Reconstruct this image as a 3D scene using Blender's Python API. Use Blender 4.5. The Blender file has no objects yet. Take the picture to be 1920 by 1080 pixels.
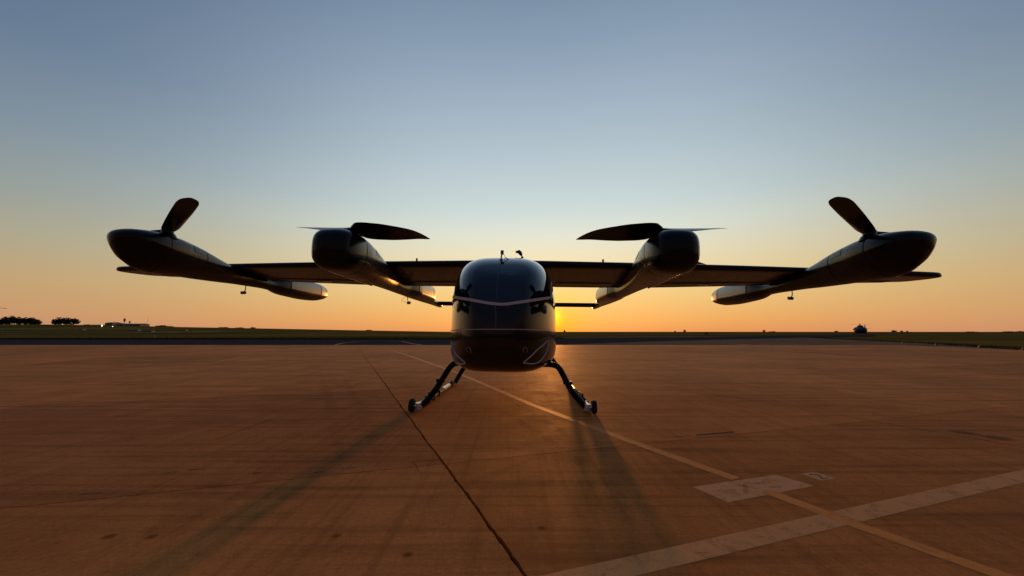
import bpy, bmesh, math, random
from mathutils import Vector, Matrix, noise
from mathutils.bvhtree import BVHTree
random.seed(7)
S = bpy.context.scene
COL = S.collection
R = math.radians
K = 0.75                      # metres per modelling unit of the aircraft
HC = 1.125                    # camera height
F = 720.0                     # focal length in pixels of a 1920 px wide frame
PITCH = math.atan(82 / F)

# ---------------------------------------------------------------- camera
cam = bpy.data.cameras.new('camera'); cam_o = bpy.data.objects.new('camera', cam); COL.objects.link(cam_o)
cam.sensor_width = 36; cam.lens = 36 * F / 1920
cam.clip_start = 0.05; cam.clip_end = 40000
cam_o.location = (0, 0, HC); cam_o.rotation_euler = (math.pi / 2 + PITCH, 0, 0)
S.camera = cam_o

# ---------------------------------------------------------------- light
SUN_AZ = math.atan((1031 - 960) / F)      # to the right of +Y
SUN_EL = R(2.2)
SUN_DIR = Vector((math.sin(SUN_AZ) * math.cos(SUN_EL), math.cos(SUN_AZ) * math.cos(SUN_EL), math.sin(SUN_EL)))
W = bpy.data.worlds.new('World'); S.world = W; W.use_nodes = True
nt = W.node_tree; nt.nodes.clear()
def N(t, **kw):
    n = nt.nodes.new(t)
    for k, v in kw.items(): setattr(n, k, v)
    return n
def L(a, b): nt.links.new(a, b)
def math_n(op, a, b=None, c=None, clamp=False):
    n = N('ShaderNodeMath', operation=op, use_clamp=clamp)
    for i, v in enumerate((a, b, c)):
        if v is None: continue
        if isinstance(v, (int, float)): n.inputs[i].default_value = v
        else: L(v, n.inputs[i])
    return n.outputs[0]
def ramp(fac, stops, interp='LINEAR'):
    n = N('ShaderNodeValToRGB'); n.color_ramp.interpolation = interp
    e = n.color_ramp.elements
    while len(e) > 1: e.remove(e[-1])
    e[0].position = stops[0][0]; e[0].color = (*stops[0][1], 1)
    for p, c in stops[1:]:
        q = e.new(p); q.color = (*c, 1)
    L(fac, n.inputs[0]); return n.outputs[0]
def mixc(a, b, fac, blend='MIX'):
    n = N('ShaderNodeMix', data_type='RGBA', blend_type=blend)
    for sock, v in ((n.inputs[0], fac), (n.inputs[6], a), (n.inputs[7], b)):
        if isinstance(v, (int, float)): sock.default_value = v
        elif isinstance(v, tuple): sock.default_value = (*v, 1)
        else: L(v, sock)
    return n.outputs[2]
def lin(r, g, b):
    f = lambda c: (c / 255 / 12.92) if c / 255 <= 0.04045 else ((c / 255 + 0.055) / 1.055) ** 2.4
    return (f(r), f(g), f(b))
sky = N('ShaderNodeTexSky', sky_type='NISHITA', sun_disc=False, sun_elevation=SUN_EL, sun_rotation=SUN_AZ,
        altitude=0, air_density=1.0, dust_density=1.2, ozone_density=2.0)
tc = N('ShaderNodeTexCoord')
sep = N('ShaderNodeSeparateXYZ'); L(tc.outputs['Generated'], sep.inputs[0])
el = math_n('ARCSINE', sep.outputs[2])                          # elevation in radians
dt = N('ShaderNodeVectorMath', operation='DOT_PRODUCT'); L(tc.outputs['Generated'], dt.inputs[0]); dt.inputs[1].default_value = SUN_DIR
ang = math_n('ARCCOSINE', dt.outputs['Value'])                  # angle from the sun
hz = N('ShaderNodeVectorMath', operation='DOT_PRODUCT'); L(tc.outputs['Generated'], hz.inputs[0])
hz.inputs[1].default_value = (math.sin(SUN_AZ), math.cos(SUN_AZ), 0)
e01 = math_n('DIVIDE', el, R(60), clamp=True)
# sunset colours by elevation: towards the sun, at 50 degrees to the side, and behind the viewer
near = ramp(e01, [(0, lin(243, 158, 92)), (0.03, lin(251, 180, 100)), (0.085, lin(253, 208, 130)), (0.14, lin(251, 225, 168)), (0.19, lin(246, 234, 198)), (0.24, lin(233, 237, 220)),
                  (0.30, lin(213, 227, 226)), (0.415, lin(191, 208, 216)), (0.53, lin(170, 188, 205)), (0.66, lin(143, 164, 186)), (0.74, lin(127, 149, 172)), (1, lin(76, 102, 135))])
side = ramp(e01, [(0, lin(204, 150, 118)), (0.035, lin(205, 158, 116)), (0.085, lin(197, 166, 122)), (0.15, lin(174, 168, 144)), (0.22, lin(149, 158, 155)),
                  (0.32, lin(126, 143, 158)), (0.45, lin(100, 122, 149)), (0.65, lin(84, 106, 138)), (1, lin(58, 80, 116))])
back = ramp(e01, [(0, lin(66, 52, 52)), (0.08, lin(92, 66, 66)), (0.2, lin(82, 70, 76)), (0.35, lin(66, 68, 84)), (0.6, lin(58, 70, 94)), (1, lin(54, 74, 106))])
cosel = math_n('COSINE', el)
caz = math_n('DIVIDE', hz.outputs['Value'], math_n('MAXIMUM', cosel, 0.02))
az = math_n('ARCCOSINE', math_n('MINIMUM', math_n('MAXIMUM', caz, -1.0), 1.0))
f1 = math_n('SUBTRACT', 1.0, math_n('EXPONENT', math_n('MULTIPLY', math_n('POWER', math_n('DIVIDE', az, R(44)), 3.0), -1.0)))
f2 = N('ShaderNodeMapRange', interpolation_type='SMOOTHSTEP'); L(az, f2.inputs[0])
f2.inputs[1].default_value = R(60); f2.inputs[2].default_value = R(118)
grad = mixc(mixc(near, side, f1), back, f2.outputs[0])
# the glow of the sun just hidden by the cabin
def gauss(w): return math_n('EXPONENT', math_n('MULTIPLY', math_n('POWER', math_n('DIVIDE', ang, R(w)), 2), -1))
def scaled(col, fac):
    n = N('ShaderNodeVectorMath', operation='SCALE'); n.inputs[0].default_value = col; L(fac, n.inputs['Scale']); return n.outputs[0]
def addv(a, b):
    n = N('ShaderNodeVectorMath', operation='ADD'); L(a, n.inputs[0]); L(b, n.inputs[1]); return n.outputs[0]
glow = addv(scaled((1.8, 1.0, -0.05), gauss(1.25)), scaled((0.10, 0.03, -0.10), gauss(5.0)))
tuned = addv(grad, glow)
SKY_S = 0.10
nish = N('ShaderNodeVectorMath', operation='SCALE'); L(sky.outputs[0], nish.inputs[0]); nish.inputs['Scale'].default_value = 1.0
tun10 = N('ShaderNodeVectorMath', operation='SCALE'); L(tuned, tun10.inputs[0]); tun10.inputs['Scale'].default_value = 1 / SKY_S
total = mixc(nish.outputs[0], tun10.outputs[0], 0.88)
bg = N('ShaderNodeBackground'); L(total, bg.inputs[0]); bg.inputs[1].default_value = SKY_S
wo = N('ShaderNodeOutputWorld'); L(bg.outputs[0], wo.inputs[0])

sun = bpy.data.lights.new('sun', 'SUN'); sun_o = bpy.data.objects.new('sun', sun); COL.objects.link(sun_o)
sun.energy = 2.5; sun.angle = R(1.7); sun.color = (1.0, 0.34, 0.07)
sun_o.rotation_euler = (-SUN_DIR).to_track_quat('-Z', 'Y').to_euler()
S.view_settings.view_transform = 'Standard'; S.view_settings.look = 'None'
S.view_settings.exposure = 0.0; S.view_settings.gamma = 1.0; S.view_settings.use_curve_mapping = False
S.render.engine = 'CYCLES'
S.cycles.max_bounces = 6

# ---------------------------------------------------------------- materials
def material(name, base=(0.5, 0.5, 0.5), rough=0.6, metal=0.0, coat=0.0, spec=0.5, build=None):
    global nt
    m = bpy.data.materials.new(name); m.use_nodes = True; nt = m.node_tree; nt.nodes.clear()
    p = N('ShaderNodeBsdfPrincipled'); o = N('ShaderNodeOutputMaterial'); L(p.outputs[0], o.inputs[0])
    p.inputs['Base Color'].default_value = (*base, 1); p.inputs['Roughness'].default_value = rough
    p.inputs['Metallic'].default_value = metal; p.inputs['Coat Weight'].default_value = coat
    p.inputs['Coat Roughness'].default_value = 0.04; p.inputs['Specular IOR Level'].default_value = spec
    if build: build(p, o)
    return m
def coords(kind='Object'): return N('ShaderNodeTexCoord').outputs[kind]
def world_pos(): return N('ShaderNodeNewGeometry').outputs['Position']
def noi(vec, scale, detail=4, rough=0.55, dist=0.0):
    n = N('ShaderNodeTexNoise'); n.inputs['Scale'].default_value = scale; n.inputs['Detail'].default_value = detail
    n.inputs['Roughness'].default_value = rough; n.inputs['Distortion'].default_value = dist
    L(vec, n.inputs['Vector']); return n.outputs[0]
def mapped(vec, scale=(1, 1, 1), rot=0.0, loc=(0, 0, 0)):
    n = N('ShaderNodeMapping'); L(vec, n.inputs[0]); n.inputs['Scale'].default_value = scale
    n.inputs['Rotation'].default_value = (0, 0, rot); n.inputs['Location'].default_value = loc; return n.outputs[0]
def maprange(v, a, b, c=0.0, d=1.0):
    n = N('ShaderNodeMapRange'); L(v, n.inputs[0])
    for i, x in enumerate((a, b, c, d)): n.inputs[i + 1].default_value = x
    return n.outputs[0]
def bump(h, strength, dist, prev=None):
    n = N('ShaderNodeBump'); n.inputs['Strength'].default_value = strength; n.inputs['Distance'].default_value = dist
    L(h, n.inputs['Height'])
    if prev is not None: L(prev, n.inputs['Normal'])
    return n.outputs[0]

JA = math.atan2(1.82, -0.78)      # heading of the long slab joints
CA = JA - math.pi / 2             # heading of the cross joints
STAINS = []                       # filled with ground points below

def ray_dir(px, py):
    u = (px - 960) / F; v = -(py - 540) / F
    c, s = math.cos(PITCH), math.sin(PITCH)
    return Vector((u, c - v * s, s + v * c))
def G(px, py, z=0.0):
    d = ray_dir(px, py); t = (z - HC) / d.z
    return Vector((d.x * t, d.y * t, z))

def concrete_build(base_a, base_b, stain_pts=True, rough=(0.62, 0.85)):
    def f(p, o):
        w = world_pos()
        big = noi(w, 0.35, 5, 0.6)
        mid = noi(mapped(w, (1, 1, 1), 0), 1.6, 12, 0.78, 0.3)
        fine = noi(w, 55, 4, 0.7)
        grit = noi(w, 210, 2, 0.6)
        streak = noi(mapped(w, (14, 0.35, 1), -(JA - math.pi / 2)), 1.0, 5, 0.6)
        streak2 = noi(mapped(w, (0.25, 7, 1), R(-9)), 1.0, 4, 0.6)
        c = mixc(base_a, base_b, maprange(big, 0.38, 0.62))
        c = mixc(c, (0.55, 0.55, 0.56), maprange(mid, 0.42, 0.75, 0, 0.6), 'MULTIPLY')
        c = mixc(c, (0.48, 0.46, 0.46), maprange(streak, 0.5, 0.72, 0, 0.4), 'MULTIPLY')
        c = mixc(c, (0.55, 0.55, 0.57), maprange(streak2, 0.50, 0.68, 0, 0.75), 'MULTIPLY')
        c = mixc(c, (1.35, 1.3, 1.28), maprange(grit, 0.5, 0.75, 0, 0.6), 'MULTIPLY')
        c = mixc(c, (0.6, 0.58, 0.56), maprange(fine, 0.5, 0.72, 0, 0.5), 'MULTIPLY')
        agg = N('ShaderNodeTexVoronoi'); agg.inputs['Scale'].default_value = 120; L(w, agg.inputs['Vector'])
        spot = noi(w, 28, 8, 0.8)
        c = mixc(c, (0.5, 0.45, 0.42), maprange(agg.outputs['Distance'], 0.0, 0.25, 0.7, 0), 'MULTIPLY')
        c = mixc(c, (0.42, 0.40, 0.38), maprange(spot, 0.56, 0.64, 0, 0.6), 'MULTIPLY')
        c = mixc(c, (1.6, 1.55, 1.5), maprange(spot, 0.44, 0.36, 0, 0.6), 'MULTIPLY')
        at = N('ShaderNodeAttribute', attribute_type='OBJECT', attribute_name='tone')
        c = mixc(c, at.outputs['Color'], 1.0, 'MULTIPLY')
        if stain_pts:
            for q, r in STAINS:
                s = N('ShaderNodeVectorMath', operation='DISTANCE'); L(w, s.inputs[0]); s.inputs[1].default_value = q
                dd = math_n('ADD', s.outputs['Value'], math_n('MULTIPLY', math_n('SUBTRACT', mid, 0.5), r * 1.6))
                c = mixc(c, (0.35, 0.33, 0.33), maprange(dd, r * 0.5, r * 1.15, 0.85, 0), 'MULTIPLY')
        L(c, p.inputs['Base Color'])
        L(maprange(mid, 0.3, 0.7, rough[0], rough[1]), p.inputs['Roughness'])
        b = bump(fine, 0.35, 0.0022, bump(grit, 0.5, 0.0012))
        L(b, p.inputs['Normal'])
    return f
for (px, py, r) in ((205, 1006, .035), (285, 1006, .03), (630, 1005, .035), (765, 1040, .03), (1015, 990, .03), (950, 665 + 60, .03), (1810, 812, .12), (1868, 821, .12)):
    STAINS.append((G(px, py), r))

M = {}
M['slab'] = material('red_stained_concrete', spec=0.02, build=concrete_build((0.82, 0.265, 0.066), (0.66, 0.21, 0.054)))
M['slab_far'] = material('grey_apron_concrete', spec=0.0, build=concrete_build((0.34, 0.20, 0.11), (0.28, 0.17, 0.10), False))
M['joint'] = material('dark_joint_filler', (0.016, 0.011, 0.009), 0.8, spec=0.2)
def asphalt_b(p, o):
    w = world_pos()
    a = noi(mapped(w, (0.05, 0.6, 1)), 1.0, 5, 0.6); b = noi(w, 40, 3, 0.6)
    c = mixc((0.050, 0.044, 0.044), (0.085, 0.073, 0.070), a); c = mixc(c, (0.7, 0.7, 0.7), maprange(b, 0.45, 0.7), 'MULTIPLY')
    L(c, p.inputs['Base Color']); L(bump(b, 0.5, 0.004), p.inputs['Normal'])
M['asphalt'] = material('dark_asphalt', rough=0.9, spec=0.0, build=asphalt_b)
def grass_b(p, o):
    w = world_pos()
    a = noi(mapped(w, (0.006, 0.03, 1)), 1.0, 6, 0.6); b = noi(w, 1.2, 5, 0.65); c2 = noi(mapped(w, (0.02, 0.12, 1)), 1.0, 4, 0.6)
    c = mixc((0.075, 0.070, 0.014), (0.34, 0.19, 0.042), maprange(a, 0.36, 0.62)); c = mixc(c, (0.26, 0.16, 0.05), maprange(c2, 0.5, 0.72, 0, 0.7))
    c = mixc(c, (0.45, 0.45, 0.4), maprange(b, 0.4, 0.7, 0, 0.8), 'MULTIPLY')
    L(c, p.inputs['Base Color']); L(bump(b, 0.8, 0.12), p.inputs['Normal'])
M['grass'] = material('dry_airfield_grass', rough=0.95, spec=0.0, build=grass_b)
def tuft_b(p, o):
    r = N('ShaderNodeNewGeometry').outputs['Random Per Island']
    L(mixc((0.04, 0.05, 0.014), (0.15, 0.115, 0.045), r), p.inputs['Base Color'])
M['tuft'] = material('grass_blades', rough=0.9, spec=0.1, build=tuft_b)
def paint_worn(col, wear=0.5, lo=0.45):
    def f(p, o):
        w = world_pos()
        a = noi(w, 9, 6, 0.7, 0.6); b = noi(w, 90, 3, 0.7); s = noi(mapped(w, (3, 40, 1), R(-20)), 1, 4, 0.6)
        c = mixc(col, tuple(x * 0.8 for x in col), maprange(a, 0.45, 0.75)); c = mixc(c, (0.7, 0.65, 0.6), maprange(b, 0.52, 0.7, 0, 0.6), 'MULTIPLY')
        L(c, p.inputs['Base Color']); L(bump(b, 0.5, 0.0012), p.inputs['Normal'])
        t = N('ShaderNodeBsdfTransparent'); mx = N('ShaderNodeMixShader')
        k = math_n('ADD', math_n('MULTIPLY', a, 0.5), math_n('ADD', math_n('MULTIPLY', b, 0.3), math_n('MULTIPLY', s, 0.2)))
        L(maprange(k, lo, lo + 0.13, 1, 1 - wear), mx.inputs[0]); L(t.outputs[0], mx.inputs[1]); L(p.outputs[0], mx.inputs[2]); L(mx.outputs[0], o.inputs[0])
    return f
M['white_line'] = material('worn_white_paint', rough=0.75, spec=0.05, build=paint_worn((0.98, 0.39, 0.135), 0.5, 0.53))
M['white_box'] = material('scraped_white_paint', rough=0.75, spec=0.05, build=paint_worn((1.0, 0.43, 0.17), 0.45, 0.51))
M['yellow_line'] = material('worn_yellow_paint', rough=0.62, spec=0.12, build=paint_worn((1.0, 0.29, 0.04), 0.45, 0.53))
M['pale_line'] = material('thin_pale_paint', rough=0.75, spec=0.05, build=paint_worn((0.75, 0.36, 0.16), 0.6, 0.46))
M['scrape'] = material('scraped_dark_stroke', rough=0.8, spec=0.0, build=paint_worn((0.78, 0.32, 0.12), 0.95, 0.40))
def tyre_b(p, o):
    w = world_pos(); a = noi(w, 2.0, 6, 0.7); b = noi(w, 60, 3, 0.7)
    t = N('ShaderNodeBsdfTransparent'); mx = N('ShaderNodeMixShader')
    L(math_n('MULTIPLY', maprange(a, 0.40, 0.66), maprange(b, 0.35, 0.6, 0.05, 0.17)), mx.inputs[0]); L(t.outputs[0], mx.inputs[1]); L(p.outputs[0], mx.inputs[2]); L(mx.outputs[0], o.inputs[0])
M['tyre'] = material('tyre_rubber_trace', (0.02, 0.012, 0.01), 0.9, spec=0.0, build=tyre_b)
M['grit'] = material('pale_stone', (0.55, 0.38, 0.25), 0.7, spec=0.1)
M['black_mark'] = material('black_marking_paint', (0.05, 0.03, 0.02), 0.6)
def black_b(p, o):
    w = coords(); a = noi(w, 2.2, 3, 0.5); b = noi(w, 9, 4, 0.6)
    L(maprange(b, 0.3, 0.75, 0.16, 0.32), p.inputs['Roughness']); L(bump(a, 0.10, 0.02), p.inputs['Normal']); L(bump(a, 0.05, 0.02), p.inputs['Coat Normal'])
M['black'] = material('gloss_black_paint', (0.004, 0.004, 0.004), 0.32, coat=0.12, spec=0.3, build=black_b)
def glass_b(p, o):
    a = noi(coords(), 1.3, 2, 0.5); L(bump(a, 0.04, 0.02), p.inputs['Normal'])
M['cabin'] = material('polished_black_paint', (0.004, 0.004, 0.005), 0.12, coat=0.8, spec=0.2)
M['canopy'] = material('dark_tinted_canopy', (0.006, 0.009, 0.015), 0.06, coat=1.0, spec=0.4, build=glass_b)
def pod_b(p, o):
    w = coords(); a = noi(w, 3.0, 3, 0.5); b = noi(mapped(w, (1, 1, 4)), 12, 5, 0.65)
    c = mixc((0.003, 0.0035, 0.004), (0.008, 0.0085, 0.009), maprange(b, 0.4, 0.75)); L(c, p.inputs['Base Color'])
    L(maprange(b, 0.3, 0.8, 0.22, 0.42), p.inputs['Roughness']); L(bump(a, 0.16, 0.025), p.inputs['Normal']); L(bump(a, 0.10, 0.025), p.inputs['Coat Normal'])
M['pod'] = material('satin_charcoal_paint', rough=0.3, coat=0.28, spec=0.18, build=pod_b)
M['pale'] = material('pale_grey_pod_sheen', (0.22, 0.23, 0.235), 0.3, coat=0.5)  # pale base colour paints in the sky reflected by the rear pod flanks
M['blade'] = material('carbon_blade', (0.003, 0.003, 0.003), 0.25, coat=0.12, spec=0.2)
M['steel'] = material('dark_tube_steel', (0.008, 0.007, 0.006), 0.5, spec=0.25)
M['white'] = material('sleeve_sky_sheen', (0.78, 0.78, 0.76), 0.25, coat=0.8)  # white base colour stands in for bright sky mirrored in polished metal
M['chrome'] = material('polished_metal', (0.8, 0.8, 0.78), 0.12, metal=1.0)
M['rubber'] = material('black_rubber', (0.012, 0.012, 0.012), 0.7)
M['decal'] = material('pale_pink_decal', (0.85, 0.70, 0.65), 0.4)
M['lug'] = material('dull_pink_lug_paint', (0.30, 0.19, 0.17), 0.6)
M['seam'] = material('grey_seam_tape', (0.12, 0.11, 0.11), 0.4)
M['plastic'] = material('black_plastic', (0.02, 0.02, 0.018), 0.45)
M['lens'] = material('lens_glass', (0.03, 0.03, 0.05), 0.05, coat=1.0)
def wall_b(p, o):
    L(mixc((0.20, 0.17, 0.14), (0.28, 0.23, 0.2), noi(coords(), 0.6, 4)), p.inputs['Base Color'])
M['wall'] = material('plaster_wall', rough=0.8, build=wall_b)
M['pale_wall'] = material('pale_painted_wall', (0.34, 0.29, 0.25), 0.7)
M['roof'] = material('rusty_sheet_roof', (0.06, 0.04, 0.035), 0.6)
M['window'] = material('dark_window_glass', (0.02, 0.02, 0.025), 0.1)
M['heli'] = material('dark_helicopter_paint', (0.010, 0.008, 0.009), 0.5)
M['bark'] = material('tree_bark', (0.05, 0.035, 0.025), 0.9)
def leaf_b(p, o):
    r = N('ShaderNodeNewGeometry').outputs['Random Per Island']
    L(mixc((0.022, 0.03, 0.012), (0.07, 0.075, 0.03), r), p.inputs['Base Color'])
M['leaf'] = material('dark_leaves', rough=0.8, spec=0.2, build=leaf_b)
def lamp_b(p, o):
    p.inputs['Emission Color'].default_value = (1, 0.78, 0.4, 1); p.inputs['Emission Strength'].default_value = 9
M['lamp'] = material('lit_lamp_glass', (0.9, 0.8, 0.6), 0.4, build=lamp_b)
M['red_box'] = material('dull_red_sign_paint', (0.10, 0.035, 0.025), 0.7)
M['dirt'] = material('dry_dirt_track', (0.26, 0.17, 0.10), 0.95)
M['cone_yellow'] = material('faded_yellow_plastic', (0.16, 0.10, 0.03), 0.6)
M['hay'] = material('pale_container_paint', (0.26, 0.22, 0.19), 0.7)

# ---------------------------------------------------------------- object helpers
def obj(name, verts, faces, mat, parent=None, smooth=False, sharp=None, loc=None):
    me = bpy.data.meshes.new(name); me.from_pydata([tuple(v) for v in verts], [], faces); me.validate()
    bm = bmesh.new(); bm.from_mesh(me); bmesh.ops.recalc_face_normals(bm, faces=bm.faces); bm.to_mesh(me); bm.free()
    if isinstance(mat, (list, tuple)):
        for m in mat: me.materials.append(m)
    else: me.materials.append(mat)
    if smooth:
        me.polygons.foreach_set('use_smooth', [True] * len(me.polygons))
        if sharp: me.set_sharp_from_angle(angle=R(sharp))
    o = bpy.data.objects.new(name, me); COL.objects.link(o)
    if parent: o.parent = parent
    if loc: o.location = loc
    return o
def tag(o, label=None, cat=None, group=None, kind=None):
    for k, v in (('label', label), ('category', cat), ('group', group), ('kind', kind)):
        if v: o[k] = v
    return o
def empty(name, loc, label, cat, group=None, rot=(0, 0, 0)):
    o = bpy.data.objects.new(name, None); COL.objects.link(o); o.location = loc; o.rotation_euler = rot; o.empty_display_size = .3
    return tag(o, label, cat, group)
class MB:
    def __init__(s): s.v = []; s.f = []
    def add(s, vs, fs):
        n = len(s.v); s.v += [Vector(v) for v in vs]; s.f += [tuple(i + n for i in f) for f in fs]; return s
    def box(s, c, h, rz=0.0, rx=0.0):
        m = Matrix.Rotation(rz, 3, 'Z') @ Matrix.Rotation(rx, 3, 'X'); c = Vector(c)
        vs = [c + m @ Vector((x * h[0], y * h[1], z * h[2])) for x in (-1, 1) for y in (-1, 1) for z in (-1, 1)]
        return s.add(vs, [(0, 1, 3, 2), (4, 6, 7, 5), (0, 4, 5, 1), (2, 3, 7, 6), (0, 2, 6, 4), (1, 5, 7, 3)])
    def tube(s, pts, rad, n=10, caps=True):
        pts = [Vector(p) for p in pts]
        if not isinstance(rad, (list, tuple)): rad = [rad] * len(pts)
        rings = []; up = None
        for i, p in enumerate(pts):
            t = (pts[min(i + 1, len(pts) - 1)] - pts[max(i - 1, 0)]).normalized()
            if up is None: up = t.orthogonal().normalized()
            up = (up - t * up.dot(t)).normalized(); b = t.cross(up)
            rings.append([p + (up * math.cos(a) + b * math.sin(a)) * rad[i] for a in [2 * math.pi * k / n for k in range(n)]])
        return s.loft(rings, caps)
    def loft(s, rings, caps=True):
        n = len(rings[0]); vs = [v for r in rings for v in r]; fs = []
        for i in range(len(rings) - 1):
            for k in range(n):
                a = i * n + k; b = i * n + (k + 1) % n; fs.append((a, b, b + n, a + n))
        if caps: fs += [tuple(range(n))[::-1], tuple((len(rings) - 1) * n + k for k in range(n))]
        return s.add(vs, fs)
    def ball(s, c, r, seg=12, rings=7):
        c = Vector(c); r = Vector(r) if isinstance(r, (tuple, list, Vector)) else Vector((r, r, r))
        vs = [c + Vector((0, 0, r.z))]; fs = []
        for i in range(1, rings):
            a = math.pi * i / rings
            for k in range(seg):
                b = 2 * math.pi * k / seg; vs.append(c + Vector((r.x * math.sin(a) * math.cos(b), r.y * math.sin(a) * math.sin(b), r.z * math.cos(a))))
        vs.append(c - Vector((0, 0, r.z)))
        for k in range(seg): fs.append((0, 1 + k, 1 + (k + 1) % seg))
        for i in range(rings - 2):
            for k in range(seg):
                a = 1 + i * seg + k; b = 1 + i * seg + (k + 1) % seg; fs.append((a, a + seg, b + seg, b))
        e = len(vs) - 1; o = 1 + (rings - 2) * seg
        for k in range(seg): fs.append((o + k, e, o + (k + 1) % seg))
        return s.add(vs, fs)
    def build(s, name, mat, parent=None, smooth=True, sharp=35, xf=None, loc=None):
        vs = [xf(v) for v in s.v] if xf else s.v
        return obj(name, vs, s.f, mat, parent, smooth, sharp, loc)
def catmull(pts, n=6):
    P = [Vector(p) for p in pts]; P = [2 * P[0] - P[1]] + P + [2 * P[-1] - P[-2]]; out = []
    for i in range(1, len(P) - 2):
        for k in range(n):
            t = k / n; a, b, c, d = P[i - 1:i + 3]
            out.append(0.5 * ((2 * b) + (c - a) * t + (2 * a - 5 * b + 4 * c - d) * t * t + (3 * b - a - 3 * c + d) * t ** 3))
    return out + [P[-2]]
def interp(tab, y):
    # smooth (monotone-ish) interpolation of a table [(y, v...)]
    if y <= tab[0][0]: return tab[0][1:]
    if y >= tab[-1][0]: return tab[-1][1:]
    for i in range(len(tab) - 1):
        if tab[i][0] <= y <= tab[i + 1][0]: break
    h = tab[i + 1][0] - tab[i][0]; t = (y - tab[i][0]) / h; out = []
    for k in range(1, len(tab[0])):
        def slope(j):
            if j <= 0 or j >= len(tab) - 1:
                j = max(0, min(j, len(tab) - 2)); return (tab[j + 1][k] - tab[j][k]) / (tab[j + 1][0] - tab[j][0])
            a = (tab[j][k] - tab[j - 1][k]) / (tab[j][0] - tab[j - 1][0]); b = (tab[j + 1][k] - tab[j][k]) / (tab[j + 1][0] - tab[j][0])
            return 0 if a * b <= 0 else 2 * a * b / (a + b)
        m0 = slope(i) * h; m1 = slope(i + 1) * h; p0 = tab[i][k]; p1 = tab[i + 1][k]
        out.append((2 * t ** 3 - 3 * t * t + 1) * p0 + (t ** 3 - 2 * t * t + t) * m0 + (-2 * t ** 3 + 3 * t * t) * p1 + (t ** 3 - t * t) * m1)
    return tuple(out)
def spow(x, e): return math.copysign(abs(x) ** e, x)

# ================================================================= THE GROUND
def sstep(a, b, x):
    t = max(0, min(1, (x - a) / (b - a))); return t * t * (3 - 2 * t)
HPX = [(-3.0, 16), (-1.33, 15), (-1.19, 14.5), (-1.05, 13), (-0.9, 11), (-0.78, 9.4), (-0.65, 7.8), (-0.36, 4.0), (-0.15, 1.6), (0.1, 0.2), (3, 0.0)]
def hill(x, y):
    if y <= 1: return 0.0
    t = x / y; dy = interp(HPX, max(-3, min(3, t)))[0]
    far = 460.0
    h = dy * far / F * sstep(110, far, y)
    return h + 0.35 * noise.noise(Vector((x * .01, y * .01, 3))) * sstep(150, 500, y)
def GT(px, py):
    d = ray_dir(px, py); t = 20.0
    while t < 6000:
        p = Vector((0, 0, HC)) + d * t
        if p.z < hill(p.x, p.y) - 0.06: return Vector((p.x, p.y, hill(p.x, p.y) - 0.06))
        t *= 1.01
    return Vector((p.x, p.y, hill(p.x, p.y)))
def onhill(px, y):      # a point of the terrain in the direction of column px at depth y
    x = (px - 960) / F * y / math.cos(PITCH) ; return Vector((x, y, hill(x, y) - 0.06))
verts = [(0, 0, -0.06)]; faces = []; NA = 220
radii = []; r = 6
while r < 9000: radii.append(r); r *= 1.075 if r < 1200 else 1.25
for r in radii:
    for k in range(NA):
        a = 2 * math.pi * k / NA; x, y = r * math.sin(a), r * math.cos(a); verts.append((x, y, hill(x, y) - 0.06))
for k in range(NA): faces.append((0, 1 + k, 1 + (k + 1) % NA))
for i in range(len(radii) - 1):
    for k in range(NA):
        a = 1 + i * NA + k; b = 1 + i * NA + (k + 1) % NA; faces.append((a, a + NA, b + NA, b))
tag(obj('ground', verts, faces, M['grass'], smooth=True), 'dry grass airfield reaching to the horizon', kind='structure')

def sheet(name, pts, z, mat, thick=0.0, parent=None):
    p = [Vector((q[0], q[1], z)) for q in pts]; n = len(p)
    if thick:
        b = [v - Vector((0, 0, thick)) for v in p]
        return obj(name, p + b, [tuple(range(n))] + [tuple(range(2 * n - 1, n - 1, -1))] + [(i, (i + 1) % n, n + (i + 1) % n, n + i) for i in range(n)], mat, parent)
    return obj(name, p, [tuple(range(n))], mat, parent)

# dark taxiway strip beyond the apron
road = [(-140, 33.2), (3.9, 33.2), G(1200, 640), G(1400, 635), G(1500, 632.6), G(1640, 631.2), G(1640, 627.4), G(1500, 628.6), G(1300, 631.6), G(1040, 634), G(840, 636), (-140, 57)]
tag(sheet('taxiway', road, -0.035, M['asphalt']), 'dark asphalt taxiway running across behind the apron', kind='structure')
def ribbon(name, pts, w, z, mat, parent=None, jag=0.0):
    pts = [Vector((p[0], p[1], 0)) for p in pts]; vs = []; fs = []
    for i, p in enumerate(pts):
        t = (pts[min(i + 1, len(pts) - 1)] - pts[max(0, i - 1)]).normalized(); n = Vector((-t.y, t.x, 0))
        ww = w[i] if isinstance(w, list) else w
        for s in (-1, 1):
            q = p + n * s * ww / 2 + n * (random.uniform(-jag, jag)); zz = z if z is not None else hill(q.x, q.y) - 0.03; vs.append((q.x, q.y, zz))
    for i in range(len(pts) - 1): fs.append((2 * i, 2 * i + 1, 2 * i + 3, 2 * i + 2))
    return obj(name, vs, fs, mat, parent)
def densify(a, b, n): return [Vector(a).lerp(Vector(b), i / n) for i in range(n + 1)]

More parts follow.
